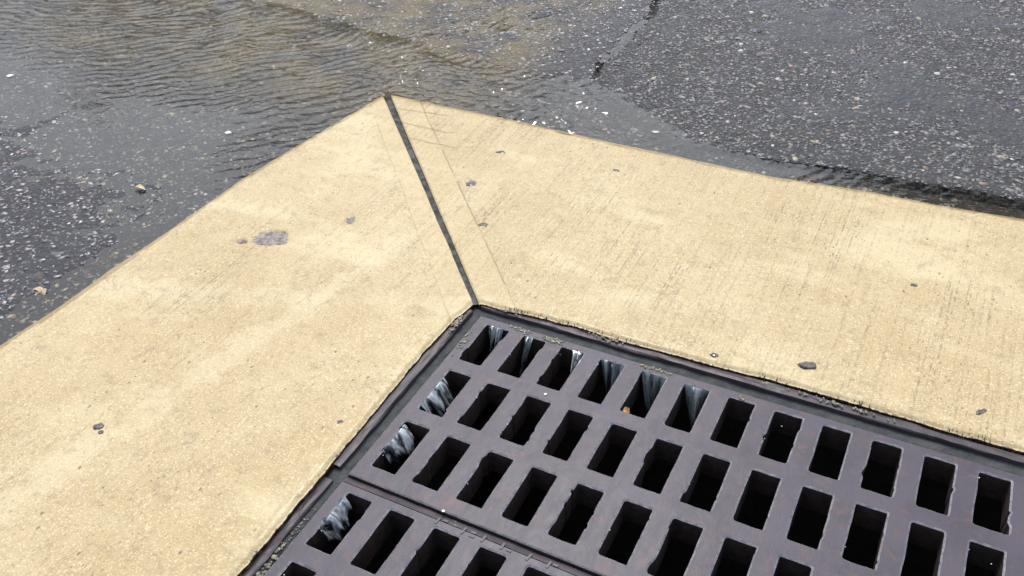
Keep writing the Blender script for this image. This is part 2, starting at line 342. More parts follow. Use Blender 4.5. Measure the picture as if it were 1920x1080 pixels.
def patch_z(x, y, s):
    bank = sst(5.2, 0.5, x) * sst(13.6, 12.2, y)               # the shallow shore beside the apex
    top = ZW + 0.045 + 0.03 * fbm(x * 0.3, y * 0.3, 3, 31)
    top = top + 0.05 * sst(1.2, 0.1, s) * sst(12.5, 14, y)
    hard = top - 0.40 * sst(0.10, -0.16, s)
    soft = ZW - 0.10 + 0.15 * sst(-1.1, 0.9, s) + 0.03 * fbm(x * 0.8, y * 0.8, 2, 33) - 0.4 * sst(-0.4, -1.2, s)
    return hard * (1 - bank) + soft * bank

# slab outlines (pitches)
OUT_L = np.array([(-40, -10.1), (-14, -10.1), (-5.85, -10.05), (-4.36, -9.97), (-2.58, -10.0), (-0.11, -9.93), (2.62, -9.93), (5.12, -9.70), (7.16, -9.45), (9.3, -9.2), (12, -9)])      # y, x
IN_L = np.array([(-40, -0.64), (-14, -0.64), (-8.33, -0.66), (-7.1, -0.68), (-5.51, -0.73), (-3.74, -0.77), (-1.69, -0.82), (-0.5, -0.79), (-0.02, -0.74), (0.6, -0.62)])
OUT_R = np.array([(-12, 9.5), (-9.1, 9.46), (-6.38, 9.38), (-4.12, 9.36), (-1.36, 9.2), (0.1, 9.15), (1.32, 9.13), (3.0, 9.06), (4.6, 9.02), (6.24, 9.2), (7.39, 9.28), (9.07, 9.28), (11.16, 9.42), (18, 9.4), (40, 9.4)])  # x, y
IN_R = np.array([(-0.7, 0.5), (-0.42, 0.56), (0.38, 0.6), (2.04, 0.72), (3.43, 0.68), (5.55, 0.76), (7.31, 0.82), (8.86, 0.82), (10.53, 0.78), (11.7, 0.82), (18, 0.85), (40, 0.85)])
def in_apron(x, y, m=0.0):
    return (x > np.interp(y, OUT_L[:, 0], OUT_L[:, 1]) + m) & (y < np.interp(x, OUT_R[:, 0], OUT_R[:, 1]) - m) & (x < 19.5 - m) & (y > -15.5 + m)

# ---------------------------------------------------------------- road: dense near sheet, coarse far sheet
def heightfield(x0, x1, y0, y1, h):
    xs = np.arange(x0, x1 + h / 2, h); ys = np.arange(y0, y1 + h / 2, h)
    X, Y = np.meshgrid(xs, ys, indexing='ij'); return X.ravel(), Y.ravel(), gridF(len(xs), len(ys))
X, Y, F = heightfield(-38, 24, -13, 36, 0.115)
Z = road_z(X, Y) + 0.05 * fbm(X * 2.6, Y * 2.6, 3, 77)
keep = ~in_apron(X, Y, 0.5)
F = F[keep[F].any(1)]
V, F2, _ = compact(np.stack([X, Y, Z], 1), F)
rm = mesh_np('asphalt_road', V, F2); fattr(rm, 'silt', sst(6.5, 9.5, V[:, 1]) * sst(-36, -22, V[:, 0]) * sst(-4, -7, V[:, 0]))  # attribute: where the bottom takes the painted brown of silt and tree reflections
road = new_obj('asphalt_road', rm, None, [M['road']]); tag(road, kind='structure', label='dark wet asphalt road around the drain apron')
L = 1000.0; zb = ZW + 0.075
ring = [(-L, -L), (L, -L), (L, L), (-L, L), (-37.9, -12.9), (23.9, -12.9), (23.9, 35.9), (-37.9, 35.9)]
far = new_obj('asphalt_ground', mesh_py('asphalt_ground', [(a, b, zb - 0.03) for a, b in ring], [(0, 1, 5, 4), (1, 2, 6, 5), (2, 3, 7, 6), (3, 0, 4, 7)]), None, [M['road']])
tag(far, kind='structure', label='asphalt ground running on past the drain')

X, Y, F = heightfield(-6, 30, 8.8, 40, 0.12)
SD = patch_sd(X, Y); Z = patch_z(X, Y, SD) + 0.02 * fbm(X * 4, Y * 4, 2, 71)
F = F[(SD[F] > -0.5).any(1) | ((X[F].mean(1) < 5) & (Y[F].mean(1) < 13) & (SD[F] > -1.0).any(1))]
F = F[~in_apron(X, Y, -0.05)[F].any(1)]
V, F2, _ = compact(np.stack([X, Y, Z], 1), F)
patch = new_obj('asphalt_patch', mesh_np('asphalt_patch', V, F2), None, [M['patch']]); tag(patch, kind='structure', label='raised grey asphalt layer with a ragged edge at the upper right')

# ---------------------------------------------------------------- aggregate in the asphalt
ico_v = []; ph = (1 + 5 ** 0.5) / 2
ICO_V = np.array([(-1, ph, 0), (1, ph, 0), (-1, -ph, 0), (1, -ph, 0), (0, -1, ph), (0, 1, ph), (0, -1, -ph), (0, 1, -ph), (ph, 0, -1), (ph, 0, 1), (-ph, 0, -1), (-ph, 0, 1)]) / math.hypot(1, ph)
ICO_F = np.array([(0, 11, 5), (0, 5, 1), (0, 1, 7), (0, 7, 10), (0, 10, 11), (1, 5, 9), (5, 11, 4), (11, 10, 2), (10, 7, 6), (7, 1, 8), (3, 9, 4), (3, 4, 2), (3, 2, 6), (3, 6, 8), (3, 8, 9), (4, 9, 5), (2, 4, 11), (6, 2, 10), (8, 6, 7), (9, 8, 1)])
PAL = np.array([(0.055, 0.053, 0.056), (0.08, 0.077, 0.08), (0.12, 0.115, 0.115), (0.18, 0.17, 0.165), (0.15, 0.12, 0.095), (0.20, 0.12, 0.095), (0.26, 0.20, 0.14), (0.11, 0.105, 0.085), (0.36, 0.34, 0.31), (0.55, 0.53, 0.50)])
PW = np.array([0.22, 0.20, 0.18, 0.12, 0.10, 0.06, 0.05, 0.07, 0.018, 0.004])
CAMXY = np.array([8.8, -14.5])
def stone_field(name, n, area, accept, zf, mat, parent, rmin, rmax, seed, lift=1.0, silt=False):
    g = np.random.default_rng(seed)
    x = g.uniform(area[0], area[1], n); y = g.uniform(area[2], area[3], n)
    ok = accept(x, y); x, y = x[ok], y[ok]; n = len(x)
    r = rmin + (rmax - rmin) * g.random(n) ** 4.0
    z = zf(x, y)
    sc3 = r[:, None] * np.stack([g.uniform(0.75, 1.35, n), g.uniform(0.6, 1.0, n), g.uniform(0.35, 0.65, n)], 1)
    a = g.uniform(0, 2 * np.pi, n); ca, sa = np.cos(a), np.sin(a)
    B = ICO_V[None] * (1 + g.uniform(-0.28, 0.28, (n, 12, 1))) * sc3[:, None]
    tx, ty = g.normal(0, 0.10, n)[:, None], g.normal(0, 0.10, n)[:, None]
    bz = np.minimum(B[..., 2], 0.22 * r[:, None]) + B[..., 0] * tx + B[..., 1] * ty
    bx = B[..., 0] * ca[:, None] - B[..., 1] * sa[:, None]; by = B[..., 0] * sa[:, None] + B[..., 1] * ca[:, None]
    off = -0.16 * r + g.uniform(-0.018, 0.014, n)
    V = np.stack([bx + x[:, None], by + y[:, None], bz + (z + off)[:, None]], -1).reshape(-1, 3)
    F = (ICO_F[None] + 12 * np.arange(n)[:, None, None]).reshape(-1, 3)
    C = PAL[g.choice(len(PAL), n, p=PW / PW.sum())] * g.uniform(0.7, 1.25, (n, 1))
    C = C * lift
    if silt: C = np.where((g.random(n) < 0.28)[:, None], C * 0.3 + np.array([0.22, 0.198, 0.185]) * g.uniform(0.6, 1.4, (n, 1)), C)
    if silt:
        k_ = (sst(7.0, 10.0, y) * sst(-34, -20, x) * sst(-4, -7, x) * sst(-0.25, 0.2, fbm(x * 0.4, y * 0.4, 3, 5)))[:, None]; C = C * (1 - k_) + (0.35 * C + C.mean(1)[:, None] * np.array([0.75, 0.56, 0.28])) * k_  # same silt and tree-reflection brown put into the stone tones
    me = mesh_np(name, V, F, smooth=True)
    ca_ = me.attributes.new('tone', 'FLOAT_COLOR', 'POINT')
    ca_.data.foreach_set('color', np.repeat(np.concatenate([C, np.ones((n, 1))], 1), 12, 0).astype(np.float32).ravel())
    o = new_obj(name, me, parent, [mat]); o['kind'] = 'stuff'
    return o
def in_view(x, y, m=1.5):
    # ground the lens covers, with a margin for a step to the side
    R_ = np.array(CR); P = np.stack([x - 8.8, y + 14.48, np.full(x.shape, ZW - 13.89)], 1) @ R_
    u = P[:, 0] / -P[:, 2]; v = P[:, 1] / -P[:, 2]
    return (P[:, 2] < 0) & (u > -0.569 * 2.2) & (u < 0.569 * 1.4) & (v > -0.9) & (v < 0.32 * 1.35)
def acc_road(x, y): return in_view(x, y) & ~in_apron(x, y, -0.12) & (patch_sd(x, y) < -0.2)
def acc_patch(x, y): return in_view(x, y) & ~in_apron(x, y, -0.3) & (patch_sd(x, y) > 0.06)
def gz_road(x, y): return road_z(x, y) + 0.05 * fbm(x * 2.6, y * 2.6, 3, 77)
def gz_patch(x, y): return patch_z(x, y, patch_sd(x, y))
stone_field('aggregate', 155000, (-36, 10, -13, 36), acc_road, gz_road, M['stone'], road, 0.032, 0.115, 1, 1.3, True)
stone_field('aggregate', 105000, (-5, 20, 9, 36), acc_patch, gz_patch, M['stone2'], patch, 0.030, 0.115, 2, 0.88)

# the largest chips of stone, each one a part of its own
chips = []
for k in range(7):
    g = np.random.default_rng(100 + k); B = ICO_V * (1 + g.uniform(-0.3, 0.3, (12, 1))) * np.array([1.15, 0.8, 0.42])
    me = mesh_np('stone', B, ICO_F, True)
    tone = [(0.40, 0.37, 0.33), (0.27, 0.21, 0.15), (0.25, 0.15, 0.12), (0.60, 0.58, 0.55), (0.16, 0.155, 0.16), (0.33, 0.27, 0.18), (0.20, 0.19, 0.18)][k]
    a = me.attributes.new('tone', 'FLOAT_COLOR', 'POINT'); a.data.foreach_set('color', np.tile(np.array(tone + (1,), np.float32), 12))
    me.materials.append(M['stone']); chips.append(me)
def big_stones(n, area, accept, zf, parent, seed):
    g = np.random.default_rng(seed); x = g.uniform(area[0], area[1], 6 * n); y = g.uniform(area[2], area[3], 6 * n)
    ok = accept(x, y) & in_view(x, y); x, y = x[ok][:n], y[ok][:n]; z = zf(x, y)
    for i in range(len(x)):
        r = g.uniform(0.09, 0.145)
        o = bpy.data.objects.new('stone', chips[g.choice(7, p=[.12, .18, .14, .02, .26, .1, .18])]); col.objects.link(o); o.parent = parent
        o.location = (x[i] * S, y[i] * S, (z[i] - 0.10 * r) * S); o.scale = (r, r * g.uniform(0.8, 1.1), r); o.rotation_euler = (g.normal(0, .15), g.normal(0, .15), g.uniform(0, 6.28))
big_stones(150, (-24, 0, -8, 24), acc_road, gz_road, road, 21)
big_stones(170, (-3, 16, 9.5, 26), acc_patch, gz_patch, patch, 22)

# ---------------------------------------------------------------- water standing on the road
def ripple(x, y):
    """height of the ripples and how choppy the surface is"""
    wx = x + 0.75 * fbm(x * 0.4, y * 0.4, 3, 51); wy = y + 0.75 * fbm(x * 0.4 + 31, y * 0.4, 3, 53)
    g = np.random.default_rng(7); h = 0.0
    for k in range(12):                                              # trains spreading from beyond the pond
        cx, cy = -31 + g.normal(0, 5.5), 27 + g.normal(0, 5.5); lam = g.uniform(0.30, 0.62)
        r = np.hypot(wx - cx, wy - cy)
        a = np.clip(0.35 + 1.6 * vnoise(x * 0.55 + 13 * k, y * 0.55 + 7 * k, 60 + k), 0, 1)
        h = h + a * lam * 2 * ((np.sin(2 * np.pi * r / lam + g.uniform(0, 6.28)) + 1) / 2) ** 2.6
    c = h / 8.5
    f = 0.0                                                          # race round the apex: crests stretched along the flow
    for k in range(9):
        th = math.radians(g.normal(-6, 18)); lam = g.uniform(0.26, 0.6)
        f = f + np.clip(0.4 + 1.6 * vnoise(x * 0.6 + 5 * k, y * 1.1, 90 + k), 0, 1) * lam * 2 * ((np.sin(2 * np.pi * (-wx * math.sin(th) + wy * math.cos(th)) / lam + g.uniform(0, 6.28)) + 1) / 2) ** 2.4
    f = f / 5
    north = sst(4.6, 8.0, y - 0.02 * (-10 - x))
    m1 = north * sst(-5.0, -9.5, x) * (0.35 + 0.65 * sst(-36, -20, x)); m2 = sst(-13, -9, x) * sst(1.5, -2.5, x) * sst(13.6, 11.8, y) * sst(9.0, 10.5, y + 0.6)
    edge = sst(-12.6, -10.4, x) * sst(-1, 4, y)                           # ripples along the slab's left side
    line = np.interp(x, [-21, -14, -9.4, -6.6, -3.9], [15.0, 13.7, 12.7, 12.0, 12.4]); sh = 1 - 0.9 * sst(-0.5, 0.9, y - line) * sst(-24, -17, x); m1 = m1 * sh; m2 = m2 * sh
    m1 = np.maximum(m1, 0.5 * edge)
    lip = np.maximum(-10.0 - x, y - 9.35); lip = sst(0.55, 0.1, lip) * sst(6.0, 4.5, x) * np.clip(0.2 + 2.0 * vnoise(x * 0.9, y * 0.9, 121), 0, 1)
    return 0.19 * m1 * c + 0.20 * m2 * f + 0.05 * lip * fbm(x * 2.2, y * 2.6, 2, 123) + 0.004 * fbm(x * 1.5, y * 1.5, 2, 99), np.clip(np.maximum(m1, m2) + 0.05, 0, 1)
X, Y, F = heightfield(-38, 17.5, -10, 34, 0.085)
gz = road_z(X, Y) - 0.03; SD = patch_sd(X, Y); gz = np.where(SD > -0.5, np.maximum(gz, patch_z(X, Y, SD)), gz)
RZ, CH = ripple(X, Y); Z = ZW + RZ
ok = ~((abs(SD + 0.08) < 0.17) & (Y > 13.2) & (X < 0) & (vnoise(X * 0.8, Y * 0.8, 66) > -0.12)) & (gz < Z + 0.03) & ~in_apron(X, Y, 0.22) & (in_view(X, Y) | (gz < ZW))
F = F[ok[F].all(1)]
V, F2, us = compact(np.stack([X, Y, Z], 1), F)
wm = mesh_np('water', V, F2); fattr(wm, 'chop', CH[us])
water = new_obj('water', wm, None, [M['water']]); tag(water, kind='structure', label='shallow rippled water standing on the road and running round the apron')

# ---------------------------------------------------------------- concrete slabs
SCARS_L = [(-7.0, 0.50, 0.50, 0.44, 0.4), (-7.62, 0.02, 0.16, 0.10, 0.3), (-5.55, 2.2, .12, .2, .2)]
SCARS_R = [(-3.45, 5.35, 0.22, 0.12, 0.0)]
def slab(side):
    nu, nv = (430, 190)
    t = np.linspace(0, 1, nu) ** 1.15; s = np.linspace(0, 1, nv)
    s = s + 0.03 * np.sin(2 * np.pi * s) * -1.0                       # finer near both edges
    if side == 'L':
        yo = 9.28 + (-15 - 9.28) * t; yi = 0.50 + (-15 - 0.50) * t
        PO = np.stack([np.interp(yo, OUT_L[:, 0], OUT_L[:, 1]), yo], 1); PI_ = np.stack([np.interp(yi, IN_L[:, 0], IN_L[:, 1]), yi], 1)
    else:
        xo = -9.02 + (19 + 9.02) * t; xi = -0.52 + (19 + 0.52) * t
        PO = np.stack([xo, np.interp(xo, OUT_R[:, 0], OUT_R[:, 1])], 1); PI_ = np.stack([xi, np.interp(xi, IN_R[:, 0], IN_R[:, 1])], 1)
    seed = 200 if side == 'L' else 300
    q = np.arange(nu) * 0.06
    n_o = 0.025 * fbm(q * 1.1, q * 0 + 3, 4, seed); n_i = 0.045 * fbm(q * 1.6, q * 0 + 9, 4, seed + 9)
    D = PI_ - PO; Dn = D / np.linalg.norm(D, axis=1)[:, None]
    PO = PO + Dn * n_o[:, None]; PI_ = PI_ - Dn * (n_i - 0.02)[:, None]
    P = PO[:, None] * (1 - s)[None, :, None] + PI_[:, None] * s[None, :, None]
    x, y = P[..., 0], P[..., 1]
    # joint line from apex to corner
    A = np.array([-9.1, 9.42]); B = np.array([-0.60, 0.42]); e = (B - A) / np.linalg.norm(B - A)
    if side == 'L': nrm = np.array([-e[1] * -1, e[0] * -1])
    else: nrm = np.array([-e[1], e[0]])
    if side == 'L' and nrm @ np.array([-1, -1]) < 0: nrm = -nrm
    if side == 'R' and nrm @ np.array([1, 1]) < 0: nrm = -nrm
    jd = (x - A[0]) * nrm[0] + (y - A[1]) * nrm[1]; along = (x - A[0]) * e[0] + (y - A[1]) * e[1]
    jd0 = np.maximum(jd, 0)
    half = 0.072 - 0.036 * np.clip(along / 12.4, 0, 1) + 0.055 * fbm(along * 1.9, along * 0 + seed, 3, seed + 4)
    push = np.clip(half - jd, 0, None) * (np.exp(-np.arange(nu) / 2.0)[:, None])
    x = x + nrm[0] * push; y = y + nrm[1] * push
    od = np.linalg.norm(np.stack([x, y], -1) - PO[:, None], axis=-1); idd = np.linalg.norm(np.stack([x, y], -1) - PI_[:, None], axis=-1)
    z = 0.14 + 0.22 * (1 - s[None, :]) + 0.03 * fbm(x * 0.3, y * 0.3, 3, seed + 1) * np.clip(idd, 0, 1) * np.clip(od, 0, 1) + 0.008 * fbm(x * 2.5, y * 2.5, 3, seed + 2)
    z = z - 0.045 * np.exp(-(od / 0.09) ** 2) - 0.07 * np.exp(-(idd / 0.07) ** 2)
    row = np.arange(nu)[:, None]; z = z - 0.05 * np.exp(-(row / 0.9) ** 2)
    off = 0.70 if side == 'L' else 0.95
    jo = jd - off - 0.05 * fbm(along * 0.35, along * 0, 2, seed + 3)
    z = z - 0.008 * sst(0.05, -0.05, jo)
    scar = np.zeros_like(x)
    for cx, cy, a, b, th in (SCARS_L if side == 'L' else SCARS_R):
        dx, dy = x - cx, y - cy; u = dx * math.cos(th) + dy * math.sin(th); v = -dx * math.sin(th) + dy * math.cos(th)
        rr = np.hypot(u / a, v / b) + 0.7 * fbm(x * 2.2, y * 2.2, 3, 555)
        scar = np.maximum(scar, sst(1.02, 0.86, rr))
    z = z - 0.035 * scar
    V = np.stack([x, y, z], -1).reshape(-1, 3); F = gridF(nu, nv)
    # closed body: skirts down every side and a bottom
    idx = np.arange(nu * nv).reshape(nu, nv)
    loop = np.concatenate([idx[0, :], idx[1:, -1], idx[-1, -2::-1], idx[-2:0:-1, 0]])
    base = V[loop].copy(); base[:, 2] = -2.2
    n0 = len(V); V = np.concatenate([V, base]); m = len(loop); k = np.arange(m)
    sk = np.stack([loop, n0 + k, n0 + (k + 1) % m, loop[(k + 1) % m]], 1)
    F = np.concatenate([F, sk])
    if side == 'L': F = F[:, ::-1].copy()
    me = mesh_np('concrete_slab', V, F, True)
    ext = lambda a: np.concatenate([a.ravel(), a.ravel()[loop]])
    fattr(me, 'inner_dist', ext(idd)); fattr(me, 'outer_dist', ext(od)); fattr(me, 'joint_off', ext(jo)); fattr(me, 'scar', ext(scar))
    fattr(me, 'broomed', np.full(len(V), 0.08 if side == 'L' else 0.42)); fattr(me, 'tool_line', np.full(len(V), 0.45 if side == 'L' else 0.95)); fattr(me, 'crazed', np.full(len(V), 1.0 if side == 'L' else 0.25))
    o = new_obj('concrete_slab', me, None, [M['concrete']])
    return o
sl = slab('L'); tag(sl, 'buff yellow concrete slab with hairline crazing along the left of the drain', 'concrete slab', 'concrete slabs of the drain apron')
sr = slab('R'); tag(sr, 'buff yellow broom-finished concrete slab along the far side of the drain', 'concrete slab', 'concrete slabs of the drain apron')
# joint filler
n = 160; A = np.array([-9.06, 9.37]); B = np.array([-0.64, 0.46]); t = np.linspace(0, 1, n); k = np.arange(n)
ctr = A + (B - A) * t[:, None]; nr = np.array([0.727, 0.687]); ww = 0.2
cols = np.linspace(-1, 1, 7); Vj = []
for c in cols:
    p = ctr + nr * (c * ww)
    zz = 0.36 - 0.22 * t - 0.12 + 0.05 * c * c + 0.05 * fbm(t * 40, t * 0 + c * 2, 3, 400)
    Vj.append(np.stack([p[:, 0], p[:, 1], zz], 1))
Vj = np.stack(Vj, 0).reshape(-1, 3)
jf = new_obj('joint_filler', mesh_np('joint_filler', Vj, gridF(7, n)[:, ::-1].copy()), sr, [M['joint']]); jf['label'] = 'dark grey wet filler in the diagonal joint'

# ---------------------------------------------------------------- pit and iron frame
def box(V, F, x0, x1, y0, y1, z0, z1):
    b = len(V); V += [(x0, y0, z0), (x1, y0, z0), (x1, y1, z0), (x0, y1, z0), (x0, y0, z1), (x1, y0, z1), (x1, y1, z1), (x0, y1, z1)]
    F += [tuple(b + i for i in f) for f in ((0, 3, 2, 1), (4, 5, 6, 7), (0, 1, 5, 4), (1, 2, 6, 5), (2, 3, 7, 6), (3, 0, 4, 7))]
V, F = [], []
box(V, F, -1.6, -0.30, -16, 1.6, -16, -0.72); box(V, F, -0.297, 19.0, 0.16, 1.6, -16, -0.72)
box(V, F, 17.3, 19.0, -16, 0.157, -16, -0.45); box(V, F, -0.297, 17.297, -16, -11.35, -16, -0.72); box(V, F, -0.297, 17.297, -11.347, 0.157, -16, -15.5)
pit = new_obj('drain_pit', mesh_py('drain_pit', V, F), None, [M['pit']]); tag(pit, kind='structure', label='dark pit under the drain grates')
V, F = [], []
box(V, F, -10, 19.4, -18, -15.1, -2, 0.1)
box(V, F, 17.35, 19.4, -15.09, 0.3, -2, 0.1)
box(V, F, -0.29, 17.3, -15.09, -11.4, -2, 0.05)
ap = new_obj('concrete_surround', mesh_py('concrete_surround', V, F), None, [M['concrete']]); tag(ap, kind='structure', label='concrete running on round the near side of the drain')

frame = new_obj('grate_frame', None); frame.empty_display_size = 0.05
tag(frame, 'dark cast iron frame seated in the concrete round the two drain grates', 'drain frame')
def rail(name, p0, p1, half, ztop, depth, seed, mat, rag=0.02, floor=False):
    p0, p1 = np.array(p0, float), np.array(p1, float); Ln = np.linalg.norm(p1 - p0); e = (p1 - p0) / Ln; nn = np.array([-e[1], e[0]])
    n = max(int(Ln / 0.07), 2); t = np.linspace(0, Ln, n)
    prof = [(-1.02, -depth), (-1, -0.03), (-0.90, 0), (-0.3, 0.004), (0.3, 0.004), (0.90, 0), (1, -0.03), (1.02, -depth)]
    R_ = []
    for j, (a, zz) in enumerate(prof):
        w_ = a * half + rag * fbm(t * 1.4, t * 0 + j, 4, seed) * (1 if abs(a) > 0.5 else 0.3)
        z_ = ztop + zz + (0.5 * rag * fbm(t * 2.2, t * 0 + 3 * j, 3, seed + 5) if zz > -0.5 else 0) + 0 * t
        R_.append(np.stack([p0[0] + e[0] * t + nn[0] * w_, p0[1] + e[1] * t + nn[1] * w_, z_], 1))
    V = np.stack(R_, 0).reshape(-1, 3); F = gridF(len(prof), n)
    F = F[:, ::-1].copy() if True else F
    b = np.arange(len(prof)) * n
    me = mesh_np(name, V, F, name == 'seat_ledge')
    o = new_obj(name, me, frame, [mat])
    return o
# groove floors first, then upstanding rails
rail('seat_ledge', (-0.52, -11.3), (-0.52, 0.50), 0.21, -0.10, 0.55, 610, M['groove'], 0.06)
rail('seat_ledge', (-0.70, 0.42), (17.3, 0.42), 0.21, -0.10, 0.55, 620, M['groove'], 0.05)
rail('rail', (-0.66, -5.30), (-0.70, 0.30), 0.115, 0.02, 0.7, 630, M['iron2'], 0.04)
rail('rail', (-0.60, -11.3), (-0.63, -5.62), 0.12, -0.03, 0.7, 640, M['iron2'], 0.05)
rail('rail', (-0.45, 0.62), (17.3, 0.70), 0.115, 0.02, 0.7, 650, M['iron2'], 0.04)

# ---------------------------------------------------------------- the two grates
PITCH_Y, SW, SL = 1.7987, 0.572, 1.374
def side_wig(xs, seed, y):
    y = np.asarray(y, float); s_ = abs(hash((seed, 3))) % 9973
    base = 0.012 * fbm(y * 2.3 + s_, y * 0 + s_, 3, s_ % 97)
    chip = np.clip(vnoise(y * 6.0 + s_, y * 0 + 5, (s_ + 7) % 89) - 0.25, 0, 1) * 0.22 * ((s_ % 5) < 3)
    return base + xs * chip
class Grate:
    def __init__(g, root, x0, x1, y0, ytops, ybot, nx, ox, seed):
        g.root, g.x0, g.x1, g.y0, g.yt, g.yb, g.nx, g.ox, g.seed = root, x0, x1, y0, ytops, ybot, nx, ox, seed
        g.c = 0.13; g.r = 0.050
        for r in range(len(ytops)):
            for s in range(nx + 1): g.bar(r, s)
        for r in range(len(ytops) + 1): g.rib(r)
    def hx(g, s): return g.ox + s
    def left(g, r, s, ys): return g.hx(s) + side_wig(-1, g.seed + r * 100 + s, ys)
    def right(g, r, s, ys): return g.hx(s) + SW + side_wig(1, g.seed + 50 + r * 100 + s, ys) * 0.8
    def emit(g, name, loop, label=None):
        """loop: list of (x, y, nx, ny, edge_is_open) counter-clockwise seen from above; normal points into the metal"""
        b = 0.035; dep = 0.62; n = len(loop); V = []; F = []; mi = []
        for x, y, nx_, ny_, e in loop:
            d = math.hypot(nx_, ny_) or 1
            V.append((x + nx_ / d * b, y + ny_ / d * b, 0.0))
        for x, y, nx_, ny_, e in loop: V.append((x, y, -0.028))
        for x, y, nx_, ny_, e in loop: V.append((x + nx_ * -0.0, y, -dep))
        F.append(tuple(range(n))); mi.append(0)
        for i in range(n):
            if loop[i][4]:
                j = (i + 1) % n
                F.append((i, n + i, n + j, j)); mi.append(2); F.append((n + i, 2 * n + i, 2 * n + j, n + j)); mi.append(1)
        F.append(tuple(2 * n + i for i in range(n - 1, -1, -1))); mi.append(1)
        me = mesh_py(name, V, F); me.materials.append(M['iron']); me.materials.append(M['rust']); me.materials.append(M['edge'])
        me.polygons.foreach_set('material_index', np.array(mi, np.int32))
        o = new_obj(name, me, g.root); return o
    def bar(g, r, s):
        yt, yb = g.yt[r] - g.c, g.yt[r] - SL + g.c; ys = np.linspace(yb, yt, 22)
        L_ = []
        # right flank of the bar is the left side of slot s, going up; left flank is the right side of slot s-1, going down
        xr = g.left(r, s, ys) if s < g.nx else np.full(22, g.x1)
        xl = g.right(r, s - 1, ys) if s > 0 else np.full(22, g.x0)
        for i in range(22): L_.append((xr[i], ys[i], -1, 0, i < 21))
        for i in range(21, -1, -1): L_.append((xl[i], ys[i], 1, 0, i > 0))
        g.emit('bar', L_)
    def dip(g, r, s, top, rev):
        """outline of the slot end, points with normals away from the slot; left to right"""
        q = g.c; rr = g.r; out = []
        if top:   # upper end of slot s in row r : metal lies above
            ye = g.yt[r]; yc = ye - q; sg = 1
        else:
            ye = g.yt[r] - SL; yc = ye + q; sg = -1
        xl = float(g.left(r, s, np.array([yc]))[0]); xr = float(g.right(r, s, np.array([yc]))[0])
        g1 = 0.02 * fbm(np.array([s * 3.7 + r]), np.array([1.0]), 2, 12)[0]
        out.append((xl, yc, -1, 0))
        rl = rr * (0.7 + 0.8 * random.random()); rq = rr * (0.3 + 0.7 * random.random())
        for a in (0, 22, 45, 68, 90):
            th = math.radians(a); out.append((xl + rl - rl * math.cos(th), ye - sg * (rl - rl * math.sin(th)), -math.cos(th), sg * math.sin(th)))
        for f in (0.25, 0.5, 0.75):
            x = xl + rl + (xr - xl - rl - rq) * f; out.append((x, ye + 0.016 * float(fbm(np.array([x * 4.0]), np.array([r * 5.0]), 3, 15)[0]), 0, sg))
        for a in (90, 68, 45, 22, 0):
            th = math.radians(a); out.append((xr - rq + rq * math.cos(th), ye - sg * (rq - rq * math.sin(th)), math.cos(th), sg * math.sin(th)))
        out.append((xr, yc, 1, 0))
        return out
    def rib(g, k):
        L_ = []; nr = len(g.yt)
        # lower boundary left -> right: slot tops of row k ; upper boundary right -> left: slot bottoms of row k-1
        if k < nr:
            yc = g.yt[k] - g.c
            L_.append((g.x0, yc, 1, 0, False))
            for s in range(g.nx):
                d = g.dip(k, s, True, False); m = len(d)
                for i, p in enumerate(d): L_.append(p + (i < m - 1,))
            L_.append((g.x1, yc, -1, 0, True))
        else:
            L_.append((g.x0, g.yb, 1, 1, True)); L_.append((g.x1, g.yb, -1, 1, True))
        if k > 0:
            yc = g.yt[k - 1] - SL + g.c
            L_.append((g.x1, yc, -1, 0, False))
            for s in range(g.nx - 1, -1, -1):
                d = g.dip(k - 1, s, False, False)[::-1]; m = len(d)
                for i, p in enumerate(d): L_.append(p + (i < m - 1,))
            L_.append((g.x0, yc, 1, 0, True))
        else:
            L_.append((g.x1, g.y0, -1, -1, True)); L_.append((g.x0, g.y0, 1, -1, True))
        g.emit('rim' if k in (0, nr) else 'rib', L_)
random.seed(9)
gr1 = new_obj('drain_grate', None); gr1.empty_display_size = 0.05
tag(gr1, 'wet cast iron drain grate with three rows of slots in the corner of the apron', 'drain grate', 'cast iron drain grates')
Grate(gr1, -0.30, 16.9, 0.22, [0, -PITCH_Y, -2 * PITCH_Y], -5.36, 17, 0.0, 1)
gr2 = new_obj('drain_grate', None); gr2.empty_display_size = 0.05; gr2.location = (0, 0, -0.04 * S)
tag(gr2, 'wet cast iron drain grate partly out of the bottom of the picture, lying slightly lower', 'drain grate', 'cast iron drain grates')
y4 = -3 * PITCH_Y - 0.33
Grate(gr2, -0.32, 16.9, -5.54, [y4, y4 - PITCH_Y, y4 - 2 * PITCH_Y], y4 - 3 * PITCH_Y + 0.05, 17, -0.04, 400)
xs_ = np.linspace(-0.32, 16.9, 240); Vc = []
for j_, (yy_, zz_) in enumerate([(-5.375, -0.30), (-5.378, -0.055), (-5.42, -0.045), (-5.48, -0.022), (-5.545, -0.002)]):
    Vc.append(np.stack([xs_, yy_ + (0.012 * fbm(xs_ * 2, xs_ * 0 + j_, 3, 81) if 0 < j_ < 4 else 0 * xs_), zz_ + (0.02 * fbm(xs_ * 3, xs_ * 0 + j_, 3, 83) if 0 < j_ < 4 else 0 * xs_)], 1))
new_obj('rim_chamfer', mesh_np('rim_chamfer', np.stack(Vc, 0).reshape(-1, 3), gridF(5, 240)), gr2, [M['iron2']])
